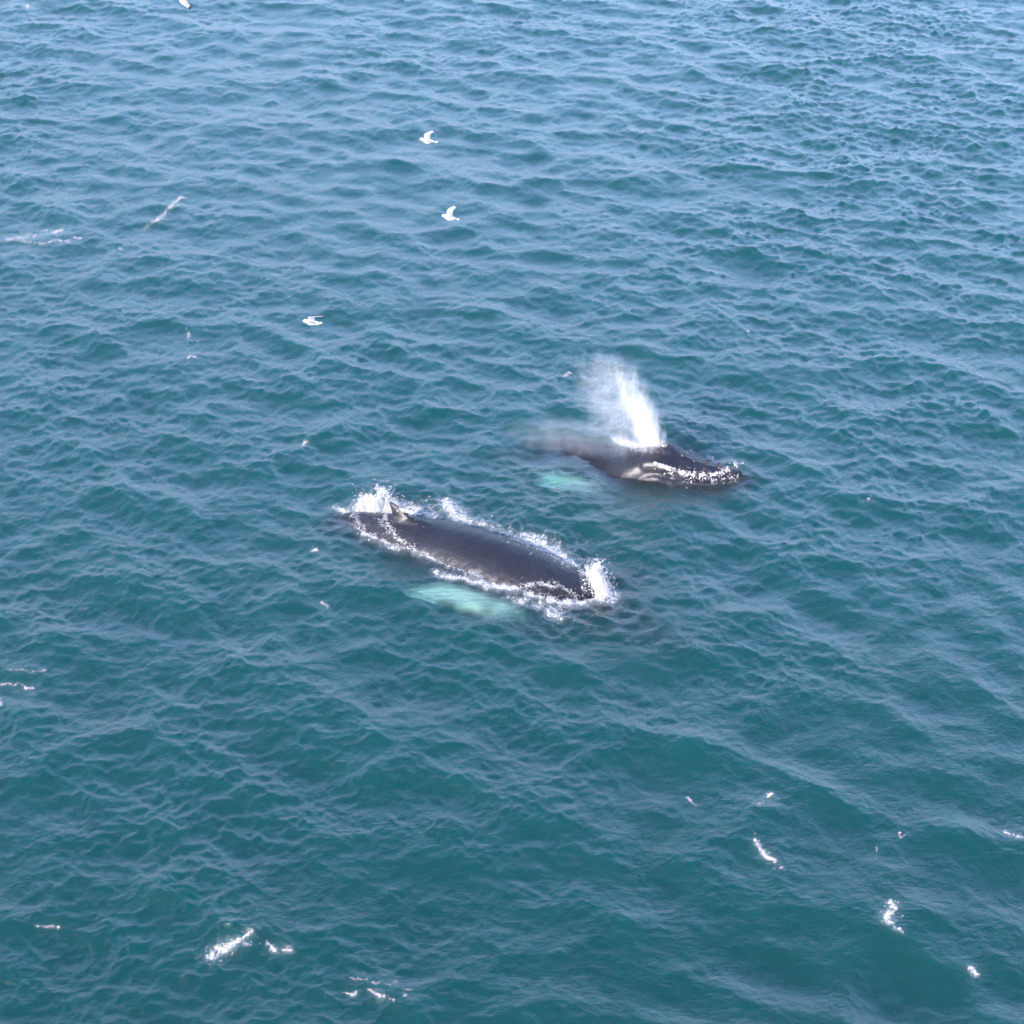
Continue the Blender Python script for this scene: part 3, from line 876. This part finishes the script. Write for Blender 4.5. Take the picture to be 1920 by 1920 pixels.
bmesh.ops.bevel(bm, geom=bm.edges[:], offset=.3, segments=3, affect='EDGES')
me = bpy.data.meshes.new('blow'); bm.to_mesh(me); bm.free(); me.materials.append(blow_material())
blow = link(bpy.data.objects.new('blow', me)); blow.location = base
tag(blow, 'tall white blow of spray rising from the farther whale and drifting left', 'spray', None, 'stuff')
# coarser drops in and around the jet
n = 3500
h = rng.random(n) ** 1.5 * 2.5
ang = rng.normal(size=(n, 2))
X = -.30 * h ** 1.35 + ang[:, 0] * (.17 + .03 * h) - rng.random(n) ** 3 * .7 * (h > .1)
Yd = ang[:, 1] * .17
P = np.stack([X, Yd, h], 1) + np.array(base)
me = drops_mesh('spray_drops', P, .003 + .006 * rng.random(n) ** 2)
me.transform(Matrix.Translation(-base))
o = link(bpy.data.objects.new('spray_drops', me)); o.location = base
tag(o, 'fine water drops flying in and around the white blow', 'spray drops', None, 'stuff')

# ------------------------------------------------------------------ gulls
def gull_material():
    m, nt, out, N, L = nodes_of('gull_feathers')
    co = N('ShaderNodeTexCoord').outputs['Object']
    at = N('ShaderNodeAttribute', _attribute_name='mark')      # 0 white, .5 grey mantle, 1 black tip
    r = N('ShaderNodeValToRGB'); L(at.outputs['Fac'], r.inputs[0])
    e = r.color_ramp.elements
    e[0].position = 0; e[0].color = (.66, .66, .65, 1)
    e[1].position = 1; e[1].color = (.02, .02, .022, 1)
    a = r.color_ramp.elements.new(.5); a.color = (.30, .31, .33, 1)
    a = r.color_ramp.elements.new(.85); a.color = (.28, .29, .31, 1)
    n = N('ShaderNodeTexNoise', Scale=60.0, Detail=2.0); L(co, n.inputs[0])
    b = N('ShaderNodeBump', Strength=0.2, Distance=0.004); L(n.outputs[0], b.inputs['Height'])
    pr = N('ShaderNodeBsdfPrincipled', Roughness=0.75); L(r.outputs[0], pr.inputs['Base Color']); L(b.outputs[0], pr.inputs['Normal'])
    L(pr.outputs[0], out.inputs[0]); return m
GULL = gull_material()
BEAK = plain_material('gull_beak', (.55, .42, .08), .4, .1)

def wing_path(s, raise1, raise2, sweep):
    """points from the shoulder to the tip; s=+1 left wing"""
    p0 = Vector((.05, .02 * s, .02)); 
    a1, a2 = R(raise1), R(raise2)
    p1 = p0 + Vector((.02, s * .19 * math.cos(a1), .19 * math.sin(a1)))
    p2 = p1 + Vector((-.02, s * .12 * math.cos(a2), .12 * math.sin(a2)))
    p3 = p2 + Vector((-.20 * sweep, s * .24 * math.cos(a2), .24 * math.sin(a2)))
    return [p0, p1, p2, p3]

def gull_mesh(name, wings):
    parts = []
    X = Vector((1, 0, 0)); Y = Vector((0, 1, 0)); Zv = Vector((0, 0, 1))
    prof = smooth_interp([-.20, -.12, -.04, .05, .11, .145, .175, .20, .215], [(.012, .0), (.035, .0), (.058, -.004), (.060, -.004), (.042, .008), (.032, .020), (.036, .026), (.028, .024), (.010, .018)])
    secs = []
    for x in np.linspace(-.20, .215, 40):
        r, z = prof(x); r *= 1.25; secs.append((Vector((x, 0, z)), Y * max(r, .006) , Zv, max(r, .006) * 1.0, max(r, .006) * 1.05, 1.0))
    parts.append(loft(secs, 20))
    secs = []                                   # tail fan
    for i in range(8):
        k = i / 7; secs.append((Vector((-.15 - .13 * k, 0, .003)), Y * (.025 + .045 * k), Zv, .009, .009, 1.0))
    parts.append(loft(secs, 16))
    tips = []
    for s, (r1, r2, sw) in zip((1, -1), wings):
        g = smooth_interp([0, .36, .58, 1], np.array([tuple(p) for p in wing_path(s, r1, r2, sw)]))
        ch = smooth_interp([0, .3, .6, .85, 1], [[.10], [.095], [.09], [.062], [.015]])
        secs = []
        for k in np.linspace(0, 1, 26):
            p = Vector(g(k)); q = (Vector(g(min(1, k + .02))) - Vector(g(max(0, k - .02)))).normalized()
            nm = X.cross(q).normalized(); cd = q.cross(nm).normalized()
            secs.append((p - X * ch(k)[0] * .6, X * ch(k)[0], nm, .010, .008, 1.0))
        parts.append(loft(secs, 18))
        tips.append((np.array([tuple(g(k)) for k in np.linspace(0, 1, 30)])))
    me = voxel_mesh(name, parts, .0062, 1)
    co = co_of(me); mark = np.zeros(len(co), np.float32)
    nrm = np.empty(len(co) * 3, np.float32); me.vertices.foreach_get('normal', nrm); nrm = nrm.reshape(-1, 3)
    for pth, s in zip(tips, (1, -1)):
        d = np.linalg.norm(co[:, None, :] - pth[None], axis=2); j = d.argmin(1)
        k = j / 29.0; on = (co[:, 1] * s > .045)
        mark = np.where(on & (k > .9), 1.0, mark)
        mark = np.where(on & (k <= .9) & (nrm[:, 2] > .12), .6, mark)
    mark = np.where((np.abs(co[:, 1]) <= .045) & (co[:, 0] < .08) & (co[:, 0] > -.12) & (nrm[:, 2] > .75), .6, mark)
    at = me.attributes.new('mark', 'FLOAT', 'POINT'); at.data.foreach_set('value', mark.astype(np.float32))
    me.materials.clear(); me.materials.append(GULL)
    return me

def beak_mesh():
    V, F = loft([(Vector((.0, 0, 0)), Vector((0, .010, 0)), Vector((0, 0, 1)), .011, .009, 1), (Vector((.022, 0, -.001)), Vector((0, .006, 0)), Vector((0, 0, 1)), .008, .006, 1),
                 (Vector((.036, 0, -.006)), Vector((0, .002, 0)), Vector((0, 0, 1)), .004, .003, 1)], 10)
    me = bpy.data.meshes.new('beak'); me.from_pydata([tuple(p) for p in V], [], F); me.materials.append(BEAK); return me
BM = beak_mesh()
def gull(u, v, dist, head, bank, pitch, wings, label, scale=1.0):
    me = gull_mesh('gull', wings)
    o = link(bpy.data.objects.new('gull', me))
    d = Vector(rays(np.array([u]), np.array([v]))[0]).normalized()
    o.location = Vector((0, 0, CAM_Z)) + d * dist
    o.rotation_euler = (R(bank), R(pitch), R(head)); o.scale = (scale,) * 3
    tag(o, label, 'gull', 'white gulls flying over the sea')
    b = link(bpy.data.objects.new('beak', BM), o); b.location = (.210, 0, .018)
    for s in (1, -1):
        bm = bmesh.new(); bmesh.ops.create_icosphere(bm, subdivisions=1, radius=.0045)
        e = bpy.data.meshes.new('eye'); bm.to_mesh(e); bm.free(); e.materials.append(KNOB)
        link(bpy.data.objects.new('eye', e), o).location = (.182, .034 * s, .034)
    return o
# wings are (left, right); heading 180 flies to the left, so the left wing is the near one
gull(802, 264, 42, 186, 0, -10, ((18, 22, 1.0), (8, 16, 1.3)), 'topmost gull wholly in view, flying left with one white wing raised', .80)
gull(843, 408, 42, 182, 0, -14, ((18, 24, 1.0), (12, 22, 1.0)), 'second gull down, flying left with one wing held straight up', .80)
gull(584, 604, 41, 184, 0, -8, ((18, 20, 1.6), (0, -12, 2.2)), 'lowest gull, flying left with its wing stretched back', .84)
gull(344, -17, 42, 200, 70, 0, ((-6, -12, 1.0), (10, 5, 1.0)), 'gull at the top edge with only its hanging white wing in the picture', 1.0)
# ------------------------------------------------------------------ thin sea haze
bm = bmesh.new(); bmesh.ops.create_cube(bm, size=1.0)
for v in bm.verts:
    v.co = (v.co.x * 5400, v.co.y * 5400, -2 + v.co.z * 58)
me = bpy.data.meshes.new('haze'); bm.to_mesh(me); bm.free()
m, nt, out, N, L = nodes_of('haze_air')
v = N('ShaderNodeVolumePrincipled', Color=(.86, .92, 1.0, 1), Density=0.00013, Anisotropy=0.0)
L(v.outputs[0], out.inputs['Volume'])
me.materials.append(m)
hz_o = link(bpy.data.objects.new('haze', me))
tag(hz_o, 'thin pale haze in the air over the sea', kind='stuff')
